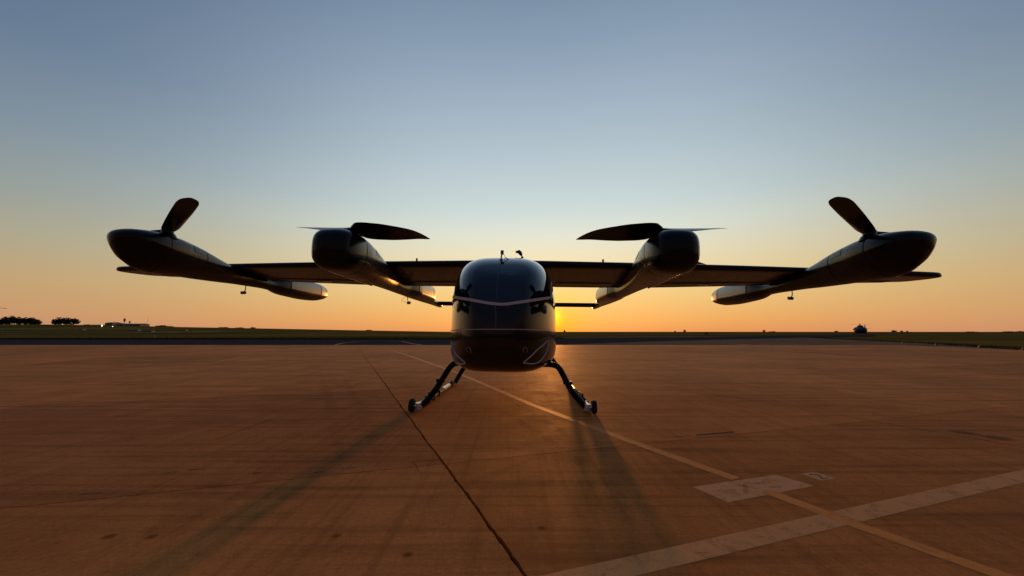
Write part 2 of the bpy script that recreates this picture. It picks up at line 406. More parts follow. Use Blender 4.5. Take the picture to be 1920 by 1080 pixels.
# the right-hand older apron beyond the red slabs
A_POLY = [(-60, -14), (24, -14), (31.2, 22.9), (37.2, 33.2), (-60, 33.2)]
B_POLY = [(3.9, 33.21), (37.21, 33.21), (40.2, 38.4), (55.2, 72.0), (38.3, 61.4), (15.1, 44.4)]
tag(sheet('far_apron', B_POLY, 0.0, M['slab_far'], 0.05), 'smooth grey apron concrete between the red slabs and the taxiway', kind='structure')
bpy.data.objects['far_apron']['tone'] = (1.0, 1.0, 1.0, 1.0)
ap = tag(sheet('apron', A_POLY, -0.028, M['joint'], 0.03), 'red stained concrete apron laid in large slabs', kind='structure')

def clip(poly, pt, n):
    out = []; k = len(poly)
    for i in range(k):
        a, b = poly[i], poly[(i + 1) % k]; da = (a - pt).dot(n); db = (b - pt).dot(n)
        if da >= 0: out.append(a)
        if (da >= 0) != (db >= 0): out.append(a.lerp(b, da / (da - db)))
    return out
U = Vector((math.cos(JA), math.sin(JA))); V = Vector((math.cos(R(17.3)), math.sin(R(17.3))))
O0 = Vector((-0.585, 3.44))
SL, SW = 4.6, 5.4
AP2 = [Vector(p) for p in A_POLY]
slabs = 0
for i in range(-6, 12):
    for j in range(-12, 12):
        shift = 0.0
        c = O0 + U * (i * SL) + V * (j * SW)
        main = 0.010; minor = 0.006
        gl = 0.0075 if j == 0 else 0.0025; gr = 0.0075 if j == -1 else 0.0025
        gb = 0.0035 if i == 0 else 0.0025; gt = 0.0035 if i == -1 else 0.0025
        q = [c + V * gl + U * gb, c + V * (SW - gr) + U * gb, c + V * (SW - gr) + U * (SL - gt), c + V * gl + U * (SL - gt)]
        for k in range(5):
            a = AP2[k]; b = AP2[(k + 1) % 5]; e = b - a; q = clip(q, a, Vector((-e.y, e.x)).normalized())
            if len(q) < 3: break
        if len(q) < 3: continue
        # uneven broken edges on the near slabs
        top = []
        for k in range(len(q)):
            a, b = q[k], q[(k + 1) % len(q)]; d = (a.lerp(b, .5)).length; ln = (b - a).length
            m = int(ln / 0.035) if (d < 9 and i in (-1, 0) and j in (-1, 0)) else (int(ln / 0.15) if d < 12 else 1)
            m = max(1, m); e = (b - a).normalized() if ln > 0 else Vector((1, 0)); nn = Vector((-e.y, e.x))
            longj = abs(e.dot(U)) > .9
            for s in range(m):
                p = a.lerp(b, s / m)
                if m > 1 and s > 0:
                    v1 = noise.noise(Vector((p.x * 2.3, p.y * 2.3, 1.0))) * 0.018
                    v2 = abs(noise.noise(Vector((p.x * 11, p.y * 11, i * 3.1 + j)))) * (0.015 if longj else 0.006)
                    if longj and j in (-1, 0): p = p + Vector((1, 0)) * v1
                    p = p + nn * v2
                top.append(p)
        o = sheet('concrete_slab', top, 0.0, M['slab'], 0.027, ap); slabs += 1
        t = random.uniform(0.86, 1.12); o['tone'] = (t, t * random.uniform(.97, 1.03), t * random.uniform(.95, 1.05), 1.0)
print('slabs', slabs)

# painted markings
def poly_mark(name, pts, z, mat, label=None, parent=None):
    o = sheet(name, pts, z, mat, 0, parent); o['kind'] = 'structure'
    if label: o['label'] = label
    return o
wl_u = [G(940, 1091), G(994, 1080), G(1280, 1021), G(1567, 956), G(1920, 880), G(2300, 805)]
wl_l = [G(2300, 820), G(1920, 905), G(1583, 986), G(1444, 1019), G(1190, 1080), G(1100, 1103)]
a0, a1 = G(1280, 1021), G(1920, 880); b0, b1 = G(1444, 1019), G(1920, 905)
du = (a1 - a0).normalized(); 
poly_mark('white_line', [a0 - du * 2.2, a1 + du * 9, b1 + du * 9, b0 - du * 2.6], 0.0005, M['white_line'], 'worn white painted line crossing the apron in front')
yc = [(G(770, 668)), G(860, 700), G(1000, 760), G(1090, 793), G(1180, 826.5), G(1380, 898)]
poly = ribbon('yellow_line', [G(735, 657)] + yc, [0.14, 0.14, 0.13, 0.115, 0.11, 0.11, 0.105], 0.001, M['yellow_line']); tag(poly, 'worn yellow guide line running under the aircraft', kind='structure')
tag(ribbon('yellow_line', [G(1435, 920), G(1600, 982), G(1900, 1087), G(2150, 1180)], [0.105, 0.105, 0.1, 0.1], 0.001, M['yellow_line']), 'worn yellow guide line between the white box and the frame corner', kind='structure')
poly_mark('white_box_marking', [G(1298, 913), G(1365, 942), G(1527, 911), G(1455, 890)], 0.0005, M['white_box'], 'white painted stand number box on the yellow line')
# small stencilled 2
def text_mesh(txt, name, mat, origin, ex, ey, size, z):
    cu = bpy.data.curves.new(name, 'FONT'); cu.body = txt; cu.size = 1.0; cu.resolution_u = 4
    t = bpy.data.objects.new(name, cu); COL.objects.link(t); dg = bpy.context.evaluated_depsgraph_get()
    me = bpy.data.meshes.new_from_object(t.evaluated_get(dg)); bpy.data.objects.remove(t)
    xs = [v.co.x for v in me.vertices]; ys = [v.co.y for v in me.vertices]; x0, x1, y0, y1 = min(xs), max(xs), min(ys), max(ys)
    vs = [Vector(origin) + Vector(ex) * ((v.co.x - x0) / (x1 - x0)) + Vector(ey) * ((v.co.y - y0) / (y1 - y0)) for v in me.vertices]
    vs = [(v.x, v.y, z) for v in vs]
    return obj(name, vs, [tuple(p.vertices) for p in me.polygons], mat)
tA, tB, tC, tD = G(1502, 888), G(1527, 885), G(1567, 897), G(1540, 901)
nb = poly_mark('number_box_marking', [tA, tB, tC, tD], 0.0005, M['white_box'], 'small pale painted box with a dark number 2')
ex = (tB - tA); ey = (tA - tD)
n2 = text_mesh('2', 'number_marking', M['black_mark'], tD + ex * .2 + ey * .14, ex * .62, ey * .70, 1, 0.001); n2.parent = nb
# worn stand number inside the big box
bA, bD, bC, bB = G(1298, 913), G(1365, 942), G(1527, 911), G(1455, 890)
ex = (bB - bA); ey = (bA - bD)

def scrape(name, pts, w, label): tag(ribbon(name, pts, w, 0.001, M['scrape']), label, kind='structure')
for k, (u0, v0, u1, v1, w) in enumerate(((.30, .25, .52, .80, .04), (.40, .78, .50, .40, .03), (.56, .70, .70, .62, .035), (.62, .42, .74, .30, .03), (.12, .6, .30, .5, .03))):
    scrape('faded_digit', [bD + ex * (u0 + (u1 - u0) * t / 4) + ey * (v0 + (v1 - v0) * t / 4) for t in range(5)], [w * .35, w, w * .7, w, w * .3], 'faded stroke inside the white box')
rs = random.Random(3)
for k, (px0, py0, px1, py1, w) in enumerate(((308, 887, 332, 885, .016), (352, 881.5, 382, 879.5, .018), (474, 887.5, 490, 886, .03), (588, 886, 606, 884.6, .016), (640, 878.5, 668, 877, .018), (770, 866, 832, 861.5, .013), (1090, 837.5, 1130, 834, .012), (1250, 821, 1300, 816, .012), (150, 927, 190, 924, .014))):
    P = densify(G(px0, py0), G(px1, py1), 8)
    tag(ribbon('joint_spall', P, [w * (.2 + .9 * rs.random()) for _ in P], 0.0008, M['joint']), 'dark chipped spot along the cross joint', kind='structure')
tag(ribbon('crack', [G(772, 866), G(780, 872), G(784, 882), G(792, 890)], [.004, .006, .005, .002], 0.0008, M['joint']), 'short hooked crack left of the joint crossing', kind='structure')
for k, (pts, w) in enumerate((([(640, 700), (668, 750), (690, 800), (715, 880)], .16), ([(600, 700), (618, 750), (630, 800), (640, 870)], .16), ([(880, 735), (990, 800), (1080, 862), (1180, 940)], .10), ([(930, 735), (1040, 800), (1130, 862), (1250, 950)], .10), ([(450, 860), (380, 930), (300, 1010), (200, 1100)], .22), ([(1250, 730), (1400, 748), (1560, 760), (1750, 768)], .25), ([(1230, 700), (1420, 716), (1620, 722), (1900, 728)], .22), ([(0, 742), (200, 728), (420, 712), (640, 700)], .25), ([(100, 690), (350, 684), (600, 680), (840, 679)], .3), ([(1060, 700), (1240, 704), (1420, 700), (1640, 690)], .25), ([(1000, 860), (900, 900), (780, 950), (600, 1050)], .12))):
    P = catmull([G(a, b) for a, b in pts], 8)
    tag(ribbon('tyre_mark', P, [w * min(1, .15 + 3 * min(q_, 1 - q_)) for q_ in [n_ / (len(P) - 1) for n_ in range(len(P))]], 0.0003 + k * .00001, M['tyre']), 'faint dark tyre mark on the apron', kind='structure')
pv = []; pf = []
for _ in range(420):
    p = G(rs.uniform(-50, 1970), 700 + 400 * rs.random() ** .8); r_ = rs.uniform(.0012, .0038); k = len(pv)
    pv += [p + Vector((math.cos(a) * r_ * rs.uniform(.7, 1.3), math.sin(a) * r_ * rs.uniform(.7, 1.3), -.0005)) for a in (0, 1.57, 3.14, 4.71)] + [p + Vector((0, 0, r_ * .8))]
    pf += [(k, k + 1, k + 4), (k + 1, k + 2, k + 4), (k + 2, k + 3, k + 4), (k + 3, k, k + 4)]
tag(obj('gravel', pv, pf, M['grit']), 'tiny loose stones scattered over the apron', 'gravel', kind='stuff')

# long thin pale lines far away on the right and left, dashed
def dashes(name, p0, p1, n, duty, w, mat, z=0.0005, label=None):
    pts = densify(p0, p1, n)
    vs = []; fs = []
    for i in range(n):
        a = pts[i]; b = a.lerp(pts[i + 1], duty); t = (b - a).normalized(); q = Vector((-t.y, t.x, 0)) * w / 2; m = len(vs)
        vs += [(*(a - q).xy, z), (*(b - q).xy, z), (*(b + q).xy, z), (*(a + q).xy, z)]; fs.append((m, m + 1, m + 2, m + 3))
    return tag(obj(name, vs, fs, mat), label, kind='structure')
dashes('dashed_line', G(1150, 657), G(1430, 676), 7, .62, .12, M['pale_line'], label='dashed pale line on the apron right of the cabin')
dashes('dashed_line', G(1330, 648), G(1500, 643), 4, .6, .25, M['pale_line'], label='far dashed pale line near the taxiway')
dashes('thin_line', G(1590, 686.5), G(1845, 702), 1, 1, .05, M['pale_line'], label='thin pale line on the right of the apron')
dashes('thin_line', G(1870, 705), G(2100, 724), 1, 1, .05, M['pale_line'], label='end of the thin pale line at the right frame edge')
dashes('thin_line', G(1500, 668), G(1760, 677), 1, .9, .06, M['pale_line'], label='farther thin pale line on the right apron')
dashes('thin_line', G(0, 670), G(160, 660), 1, .97, .12, M['pale_line'], label='thin pale line at the far left of the apron')
dashes('thin_line', G(865, 718), G(970, 717), 2, .8, .07, M['pale_line'], label='short pale crossing line under the cabin')
dashes('thin_line', G(745, 655), G(860, 654), 3, .7, .22, M['pale_line'], label='short pale dashes behind the left leg')
tag(ribbon('taxi_marking', [G(628, 646.4), G(636, 644), G(648, 642), G(672, 640), G(720, 638.6), G(755, 640), G(772, 643.5), G(790, 646)], [.22] * 8, -0.03, M['pale_line']), 'curved pale marking on the dark taxiway', kind='structure')
# dark open slot in the joint, right
tag(sheet('joint_slot', [G(1305, 814.5), G(1306, 817), G(1376, 811.5), G(1375, 809)], 0.0005, M['joint']), 'dark open piece of joint right of the yellow line', kind='structure')

# ================================================================= THE AIRCRAFT
YAW, BANK, X0 = R(2.5), R(0.82), -0.05
rotm = Matrix.Rotation(-YAW, 3, 'Z') @ Matrix.Rotation(BANK, 3, 'Y')
aloc = K * (Vector((X0, 10, 1.5)) + rotm @ Vector((0, 0, -1.5)))
AC = empty('aircraft', aloc, 'black electric aircraft on skids with wing rotors, standing centre on the red apron', 'aircraft', rot=rotm.to_euler())
def A(p): return K * (Vector(p) - Vector((0, 10, 0)))
def cam_ray(px, py):       # a sight ray in the aircraft's own frame
    o = rotm.transposed() @ (Vector((0, 0, 1.5)) - Vector((X0, 10, 1.5))) + Vector((0, 10, 1.5))
    return o, (rotm.transposed() @ ray_dir(px, py)).normalized()

# ---- cabin
def cabin_ring(y, n=56):
    def q(a, b, e): 
        x = max(0, min(1, (b - y) / (b - a))); return (1 - x ** e) ** (1 / e)
    if y < 9.5:
        hw = 1.11 * q(6.40, 8.6, 2.2); zt = 1.42 + 1.59 * q(6.43, 8.0, 2.1); zb = 1.42 - 0.655 * q(6.43, 7.25, 2.5)
    else:
        t = (y - 9.5) / 4.0; hw = 1.11 * (1 - .55 * t ** 1.6); zt = 3.01 - 0.45 * t ** 1.5; zb = 0.765 + 1.15 * t ** 1.7
    zc = 1.42 if y < 9.5 else 1.42 + 0.7 * ((y - 9.5) / 4.0) ** 1.6
    ring = []
    for k in range(n):
        a = 2 * math.pi * k / n; c, s = math.cos(a), math.sin(a)
        if s >= 0: 
            x = spow(c, 2 / 3.8); z = zc + (zt - zc) * spow(s, 2 / 3.8)
            f = (z - zc) / max(1e-6, 1.59); x *= 1 - 0.03 * max(0, f) ** 1.3
        else:
            x = spow(c, 2 / 4.2); z = zc + (zc - zb) * spow(s, 2 / 4.2)
        ring.append(Vector((hw * x - 0.04, y, z)))
    return ring
ys = [6.43 + 0.99 * (1 - math.cos(math.pi / 2 * t / 18)) for t in range(1, 18)] + [7.42 + .116 * i for i in range(18)] + [9.5 + i * .4 for i in range(11)]
cab = MB(); cab.loft([cabin_ring(y) for y in ys])
bv = BVHTree.FromPolygons([tuple(v) for v in cab.v], cab.f)
# the nose cap closes to a point
tip = len(cab.v); cab.v.append(Vector((0, 6.425, 1.42)))
cab.f = [f for f in cab.f if not (len(f) > 10 and 0 in f)] + [(k, (k + 1) % 56, tip) for k in range(56)]
bv = BVHTree.FromPolygons([tuple(v) for v in cab.v], cab.f)
def hit(px, py, off=0.004):
    o, d = cam_ray(px, py); h, n, i, t = bv.ray_cast(o, d)
    if h is None: return None
    if n.dot(d) > 0: n = -n
    return h + n * off, n
fus = cab.build('cabin', M['cabin'], AC, xf=A, sharp=60)
def surf_ribbon(name, px_pts, w, mat, parent, closed=False, dens=5):
    P = catmull([(x, y, 0) for x, y in px_pts], dens) if dens > 1 else [Vector((x, y, 0)) for x, y in px_pts]
    H = [hit(p.x, p.y, 0.022) for p in P]; H = [h for h in H if h]
    vs = []; fs = []
    for i, (p, n) in enumerate(H):
        t = (H[min(i + 1, len(H) - 1)][0] - H[max(0, i - 1)][0]).normalized(); s = n.cross(t).normalized() * w / 2
        for q in (p - s, p + s): vs.append(q)
        for q in (p - s, p + s): vs.append(q - n * 0.026)
    for i in range(len(H) - 1):
        a = 4 * i; b = a + 4
        fs += [(a, a + 1, b + 1, b), (a + 2, b + 2, b + 3, a + 3), (a, b, b + 2, a + 2), (a + 1, a + 3, b + 3, b + 1)]
    m = MB(); m.add(vs, fs); return m.build(name, mat, parent, xf=A, smooth=False)
# canopy glass: faces of the cabin above the pink stripe, lifted off as a shell
def stripe_y(px):
    T = [(840, 555), (851, 556), (862, 558), (880, 562), (905, 567), (925, 570), (945, 571), (965, 568), (985, 565), (1005, 562), (1022, 559), (1042, 557)]
    return interp(T, px)[0]
def to_px(p):
    w = rotm @ (Vector(p) - Vector((0, 10, 1.5))) + Vector((X0, 10, 1.5)); z = w.z - 1.5; c, s = math.cos(PITCH), math.sin(PITCH)
    d = c * w.y + s * z; return 960 + F * w.x / d, 540 - F * (-s * w.y + c * z) / d
NU, NV = 48, 40
vs = []; fs = []; idx = {}
for i in range(NU + 1):
    for j in range(NV + 1):
        a = R(4) + (math.pi - R(8)) * i / NU
        # follow the cabin section upward from the stripe height
        yy = 6.50 + 2.5 * (j / NV) ** 1.6
        ring = cabin_ring(yy, 176); k = a / (2 * math.pi) * 176; k0 = int(k) % 176; k1 = (k0 + 1) % 176; p = ring[k0].lerp(ring[k1], k - int(k))
        zc = 1.97 + 0.10 * min(1, abs(p.x) / .95) ** 1.5
        if p.z > zc + 0.0:
            c = Vector((0, yy + .35, 1.7)); n = (p - c).normalized(); idx[i, j] = len(vs); vs.append(p + n * 0.012)
for i in range(NU):
    for j in range(NV):
        q = [(i, j), (i + 1, j), (i + 1, j + 1), (i, j + 1)]
        if all(t in idx for t in q): fs.append(tuple(idx[t] for t in q))
cg = MB(); cg.add(vs, fs); cg.build('canopy_glass', M['canopy'], fus, xf=A, sharp=80)
surf_ribbon('canopy_stripe', [(850.5, 556.5), (862, 559), (880, 562), (905, 567), (925, 570), (945, 571), (965, 568.5), (985, 565.5), (1005, 562), (1022, 559.5), (1028, 558.5)], .05, M['decal'], fus)
surf_ribbon('canopy_side_stripe', [(1028, 558.5), (1031.5, 556), (1032, 545), (1032.6, 530), (1032.2, 521)], .022, M['decal'], fus)
surf_ribbon('waist_line', [(846.5, 620.5), (854, 619), (866, 618), (900, 617.6), (944, 617.5), (985, 617.7), (1010, 618.2), (1024, 620), (1034, 623), (1038.5, 625)], .011, M['decal'], fus)
surf_ribbon('centre_seam', [(939, 489), (937, 500), (934, 520), (932, 540), (931.5, 562)], .013, M['seam'], fus)
surf_ribbon('eye_outline', [(980.5, 679), (993, 669), (1003, 659), (1007, 655), (1017, 647), (1026.5, 638.5), (1026, 648), (1022, 662), (1016, 672), (1008, 679), (998, 681.5), (980.5, 679.5)], .011, M['decal'], fus, dens=3)
surf_ribbon('eye_outline', [(847, 640), (850, 651), (855, 662), (863, 671), (873.5, 681), (859, 681.5), (853, 675), (848.5, 664), (847, 652)], .011, M['decal'], fus, dens=3)
for cx in (880, 983.5):
    surf_ribbon('tow_lug', [(cx - 4, 658), (cx - 3, 653), (cx, 651), (cx + 3, 653), (cx + 4, 661)], .014, M['lug'], fus, dens=2)
    h = hit(cx - 2, 659)
    m = MB(); m.ball(h[0], (.012, .03, .012)); m.build('lug_bolt', M['lug'], fus, xf=A)
# dark nose vents and door seams
surf_ribbon('nose_slot', [(928, 572), (930, 590), (929, 617)], .02, M['seam'], fus, dens=2)
m = MB(); m.ball(hit(931, 581)[0], (.05, .02, .03)); m.build('nose_sensor', M['plastic'], fus, xf=A)

# ---- roof instruments
def roof(px, py):
    h = hit(px, py); return h[0]
b0 = roof(939.5, 488.5)
m = MB(); m.tube([b0 + Vector((0, 0, -.02)), b0 + Vector((0, 0, .02))], [.055, .03], 10); m.tube([b0 + Vector((0, 0, .02)), b0 + Vector((0.01, 0, .11))], .014, 8)
rc = m.build('roof_camera', M['plastic'], AC, xf=A)
m = MB(); m.box(b0 + Vector((.02, 0, .155)), (.028, .035, .036)); m.build('camera_body', M['plastic'], rc, xf=A, smooth=False)
m = MB(); m.tube([b0 + Vector((.02, -.035, .155)), b0 + Vector((.02, -.05, .155))], .018, 12); m.build('camera_lens', M['lens'], rc, xf=A)
b1 = Vector((0.33, 8.05, 3.0))
m = MB(); m.tube([b1, b1 + Vector((0, 0, .03))], [.06, .03], 10); m.tube([b1 + Vector((0, 0, .03)), b1 + Vector((0, 0, .10))], .014, 8); m.ball(b1 + Vector((0, 0, .075)), .028)
rl = m.build('roof_lamp', M['plastic'], AC, xf=A)
m = MB(); hb = b1 + Vector((-.01, 0, .11)); m.tube([hb, hb + Vector((-.035, 0, .06)), hb + Vector((-.06, -.01, .085)), hb + Vector((-.13, -.03, .075))], [.02, .045, .042, .018], 10); m.build('lamp_head', M['plastic'], rl, xf=A)
m = MB(); m.tube([Vector((.20, 8.0, 2.98)), Vector((.205, 8.0, 3.06))], [.06, .012], 8); m.build('roof_antenna', M['plastic'], AC, xf=A)
m = MB(); m.tube(catmull([b0 + Vector((.05, 0, .12)), b0 + Vector((.09, .02, .05)), b0 + Vector((.16, .05, .01)), b0 + Vector((.22, .05, -.005))], 5), .005, 5)
m.tube(catmull([b0 + Vector((.05, 0, .0)), b0 + Vector((.09, 0, .05)), b0 + Vector((.14, .06, .035)), b0 + Vector((.24, .1, .02))], 5), .005, 5)
m.build('instrument_cable', M['plastic'], AC, xf=A)

# ---- wing
def thick(t):       # blunt-nosed section
    return 0.6 * (1.4845 * math.sqrt(t) - .63 * t - 1.758 * t * t + 1.4215 * t ** 3 - .5180 * t ** 4) * (1 + 0.9 * math.exp(-t * 14))
def foil(n=22):
    T = [((1 - math.cos(math.pi * k / (n - 1))) / 2) ** 1.25 for k in range(n)]
    return [(t, thick(t) * 1.1 + .05 * math.sin(math.pi * t)) for t in T] + [(t, -thick(t) * .8 + .05 * math.sin(math.pi * t)) for t in T[-2:0:-1]]
FO = foil()
# x, y of the leading edge, z top, chord, drop of the trailing edge, thickness
WT = [(0, 8.80, 3.22, 1.85, .33, .34), (3.0, 8.86, 3.18, 1.72, .31, .32), (5.2, 8.92, 3.14, 1.5, .25, .28), (6.9, 8.97, 3.10, 1.3, .17, .27), (8.6, 9.0, 3.05, 1.05, .09, .25), (9.62, 9.02, 3.02, .92, .05, .25), (9.82, 9.05, 3.01, .85, .04, .23), (9.9, 9.12, 2.975, .65, .03, .15)]
def wing_ring(x):
    y0, zt, ch, dr, th = interp([(a, *b) for a, *b in WT], abs(x))
    z0 = zt - th * .40
    return [Vector((x, y0 + ch * t, z0 - dr * (t ** 1.25) + th * s * 1.0)) for t, s in FO]
xs = [-9.9, -9.87, -9.82, -9.7, -9.4, -9.0] + [-8.6 + .4 * i for i in range(44)] + [9.0, 9.4, 9.7, 9.82, 9.87, 9.9]
m = MB(); m.loft([wing_ring(x) for x in xs]); wing = m.build('wing', M['black'], AC, xf=A, sharp=50)
def under(x, t, off=0.004):
    y0, zt, ch, dr, th = interp([(a, *b) for a, *b in WT], abs(x)); z0 = zt - th * .40
    yy = thick(t)
    return Vector((x, y0 + ch * t, z0 - dr * t ** 1.25 + th * (-yy * .8 + .05 * math.sin(math.pi * t)) - off))
for s in (-1, 1):
    for x0_, x1_ in ((1.2, 2.65), (3.35, 6.6), (7.35, 9.3)):
        n = 8; vs = []; fs = []
        for i in range(n + 1):
            x = s * (x0_ + (x1_ - x0_) * i / n)
            for t, off in ((.72, .003), (.745, .02), (.985, .012), (.985, -.004), (.72, -.004)): vs.append(under(x, t, off))
        for i in range(n):
            for k in range(5): fs.append((5 * i + k, 5 * i + (k + 1) % 5, 5 * i + 5 + (k + 1) % 5, 5 * i + 5 + k))
        fs += [(4, 3, 2, 1, 0), tuple(5 * n + k for k in range(5))]
        m = MB(); m.add(vs, fs); m.build('flap', M['black'], wing, xf=A, smooth=False)
    p = under(s * 5.0, .80, .03); m = MB(); m.box(p, (.13, .05, .012), rx=R(-14)); m.build('flap_hinge', M['chrome'], wing, xf=A, smooth=False)
    p = Vector((s * 2.2, 8.93, 3.14)); m = MB(); m.tube([p - Vector((0, 0, .06)), p + Vector((0, 0, .03))], .022, 8); m.ball(p + Vector((0, 0, .05)), .026); m.build('wing_sensor', M['plastic'], wing, xf=A)

# ---- booms
def boom_ring(y, cx, tab, n=36):
    hw, zt, zb, zc, nt_, nb_ = interp(tab, y)
    out = []
    for k in range(n):
        a = 2 * math.pi * k / n; c, s = math.cos(a), math.sin(a)
        if s >= 0: x = spow(c, 2 / nt_); z = zc + (zt - zc) * spow(s, 2 / nt_)
        else: x = spow(c, 2 / nb_); z = zc + (zc - zb) * spow(s, 2 / nb_)
        out.append(Vector((cx + hw * x, y, z)))
    return out
#        y     hw    ztop  zbot  zc    n_top n_bot
INNER = [(6.30, .02, 2.98, 2.92, 2.95, 2.2, 2.2), (6.32, .15, 3.12, 2.78, 2.95, 2.6, 2.6), (6.37, .26, 3.20, 2.68, 2.95, 2.9, 3.0), (6.47, .34, 3.26, 2.60, 2.95, 3.1, 3.2), (6.62, .385, 3.295, 2.555, 2.95, 3.2, 3.2),
         (6.85, .41, 3.31, 2.535, 2.95, 3.2, 2.8), (7.15, .41, 3.295, 2.53, 2.95, 3.1, 2.6), (7.6, .375, 3.24, 2.52, 2.93, 3.0, 2.6), (8.1, .315, 3.16, 2.51, 2.90, 2.8, 2.6), (8.6, .26, 3.07, 2.50, 2.86, 2.6, 2.5), (9.3, .19, 2.97, 2.485, 2.78, 2.4, 2.3),
         (10.2, .15, 2.86, 2.46, 2.68, 2.4, 2), (10.6, .16, 2.86, 2.455, 2.68, 2.6, 2), (10.9, .22, 2.97, 2.45, 2.66, 3, 2), (11.3, .275, 3.03, 2.445, 2.64, 3.2, 2), (12.3, .285, 3.05, 2.435, 2.64, 3.2, 2), (13.0, .27, 3.03, 2.43, 2.64, 3, 2),
         (13.25, .21, 2.99, 2.425, 2.62, 2.8, 2), (13.38, .12, 2.84, 2.42, 2.56, 2.2, 2), (13.7, .085, 2.64, 2.415, 2.52, 2, 2), (14.9, .08, 2.58, 2.40, 2.49, 2, 2), (15.08, .06, 2.55, 2.42, 2.48, 2, 2), (15.12, .01, 2.49, 2.47, 2.48, 2, 2)]
OUTER = [(6.40, .02, 3.13, 3.09, 3.11, 2.0, 1.7), (6.42, .14, 3.19, 2.93, 3.11, 2.2, 1.5), (6.48, .26, 3.245, 2.80, 3.11, 2.3, 1.45), (6.58, .35, 3.285, 2.69, 3.10, 2.4, 1.45), (6.76, .42, 3.315, 2.595, 3.07, 2.6, 1.5), (7.0, .44, 3.33, 2.55, 3.03, 2.9, 1.5),
         (7.3, .43, 3.32, 2.545, 2.99, 3.1, 1.55), (7.7, .385, 3.27, 2.55, 2.95, 3.2, 1.6), (8.15, .33, 3.19, 2.555, 2.91, 3.0, 1.6), (8.6, .27, 3.09, 2.565, 2.87, 2.7, 1.7), (9.3, .20, 2.96, 2.585, 2.80, 2.4, 1.8), (10.2, .16, 2.88, 2.59, 2.74, 2.4, 2), (10.55, .17, 2.88, 2.575, 2.72, 2.6, 2), (10.75, .21, 2.92, 2.53, 2.70, 3, 2), (10.95, .25, 2.98, 2.495, 2.69, 3.2, 2),
         (11.3, .28, 3.03, 2.47, 2.68, 3.6, 2), (12.1, .295, 3.06, 2.435, 2.66, 3.6, 1.8), (12.7, .29, 3.05, 2.45, 2.66, 3.4, 1.8), (13.15, .25, 3.01, 2.51, 2.67, 3.0, 1.9), (13.42, .18, 2.95, 2.59, 2.71, 2.7, 2), (13.55, .10, 2.88, 2.67, 2.75, 2.3, 2), (13.58, .02, 2.79, 2.75, 2.77, 2, 2)]
def ysamples(tab):
    out = []
    for i in range(len(tab) - 1):
        a, b = tab[i][0], tab[i + 1][0]; n = max(1, min(6, int((b - a) / .09)))
        out += [a + (b - a) * k / n for k in range(n)]
    return out + [tab[-1][0]]
CXI, CXO = 3.0, 6.9
def panel_on(side_sign, cx, tab, y0, y1, zf0, zf1, name, mat, parent, thick=.006):
    # a thin panel laid on the boom flank between two heights (fractions of the upper half)
    vs = []; fs = []; n = 10; m_ = 5
    for i in range(n + 1):
        y = y0 + (y1 - y0) * i / n; hw, zt, zb, zc, a_, b_ = interp(tab, y)
        for j in range(m_ + 1):
            f = zf0 + (zf1 - zf0) * j / m_; x = (1 - max(0, f) ** a_) ** (1 / a_) if f > 0 else 1.0
            vs.append(Vector((cx + side_sign * (hw * x + thick), y, zc + (zt - zc) * f)))
    for i in range(n):
        for j in range(m_): a = i * (m_ + 1) + j; fs.append((a, a + 1, a + m_ + 2, a + m_ + 1))
    k = len(vs); inner = [v - Vector((side_sign * (thick + .004), 0, 0)) for v in vs]; vs += inner
    fs += [tuple(i + k for i in f[::-1]) for f in fs]
    m = MB(); m.add(vs, fs); return m.build(name, mat, parent, xf=A, sharp=50)
def blade_mesh(root, tip, lead, pitch0, pitch1, chord=.45, droop=.0, sweep=0.0, style='paddle'):
    """root/tip points, lead = vector towards the leading edge, pitches in degrees (leading edge up)"""
    root, tip = Vector(root), Vector(tip); ax = (tip - root).normalized(); Ln = (tip - root).length
    lead = Vector(lead); lead = (lead - ax * lead.dot(ax)).normalized(); up = ax.cross(lead)
    if up.z < 0: up = -up
    ST = [(.0, .12, .11), (.06, .15, .09), (.12, .24, .06), (.2, .36, .045), (.3, .44, .04), (.42, .455, .035), (.6, .42, .028), (.78, .375, .022), (.88, .33, .018), (.94, .27, .014), (.98, .16, .010), (1.0, .05, .006)]
    if style == 'pointed': ST = [(.0, .20, .10), (.05, .30, .085), (.12, .42, .06), (.25, .46, .045), (.42, .455, .035), (.62, .39, .026), (.8, .29, .018), (.9, .20, .012), (.96, .11, .008), (1.0, .02, .004)]
    if style == 'broad': ST = [(.0, .30, .09), (.08, .40, .07), (.3, .44, .045), (.6, .46, .03), (.82, .45, .022), (.92, .38, .016), (.97, .26, .011), (1.0, .10, .006)]
    rings = []
    for i in range(31):
        s = i / 30; s = s if s < .85 else .85 + (s - .85)
        ch, th = interp(ST, s); ch *= chord / .45
        pa = R(pitch0 + (pitch1 - pitch0) * s); cv = lead * math.cos(pa) + up * math.sin(pa); nv = -lead * math.sin(pa) + up * math.cos(pa)
        c = root + ax * (Ln * s) - up * (droop * max(0, s - .75) ** 2 * 16) - lead * (sweep * max(0, s - .6) ** 2 * 6)
        ring = []
        for k in range(14):
            a = 2 * math.pi * k / 14; ring.append(c + cv * (ch * (.5 * math.cos(a) + .05)) + nv * (th / 2 * math.sin(a) * (1.1 + .5 * math.cos(a)) + .03 * ch * math.sin(a) ** 2))
        rings.append(ring)
    m = MB(); m.loft(rings); return m
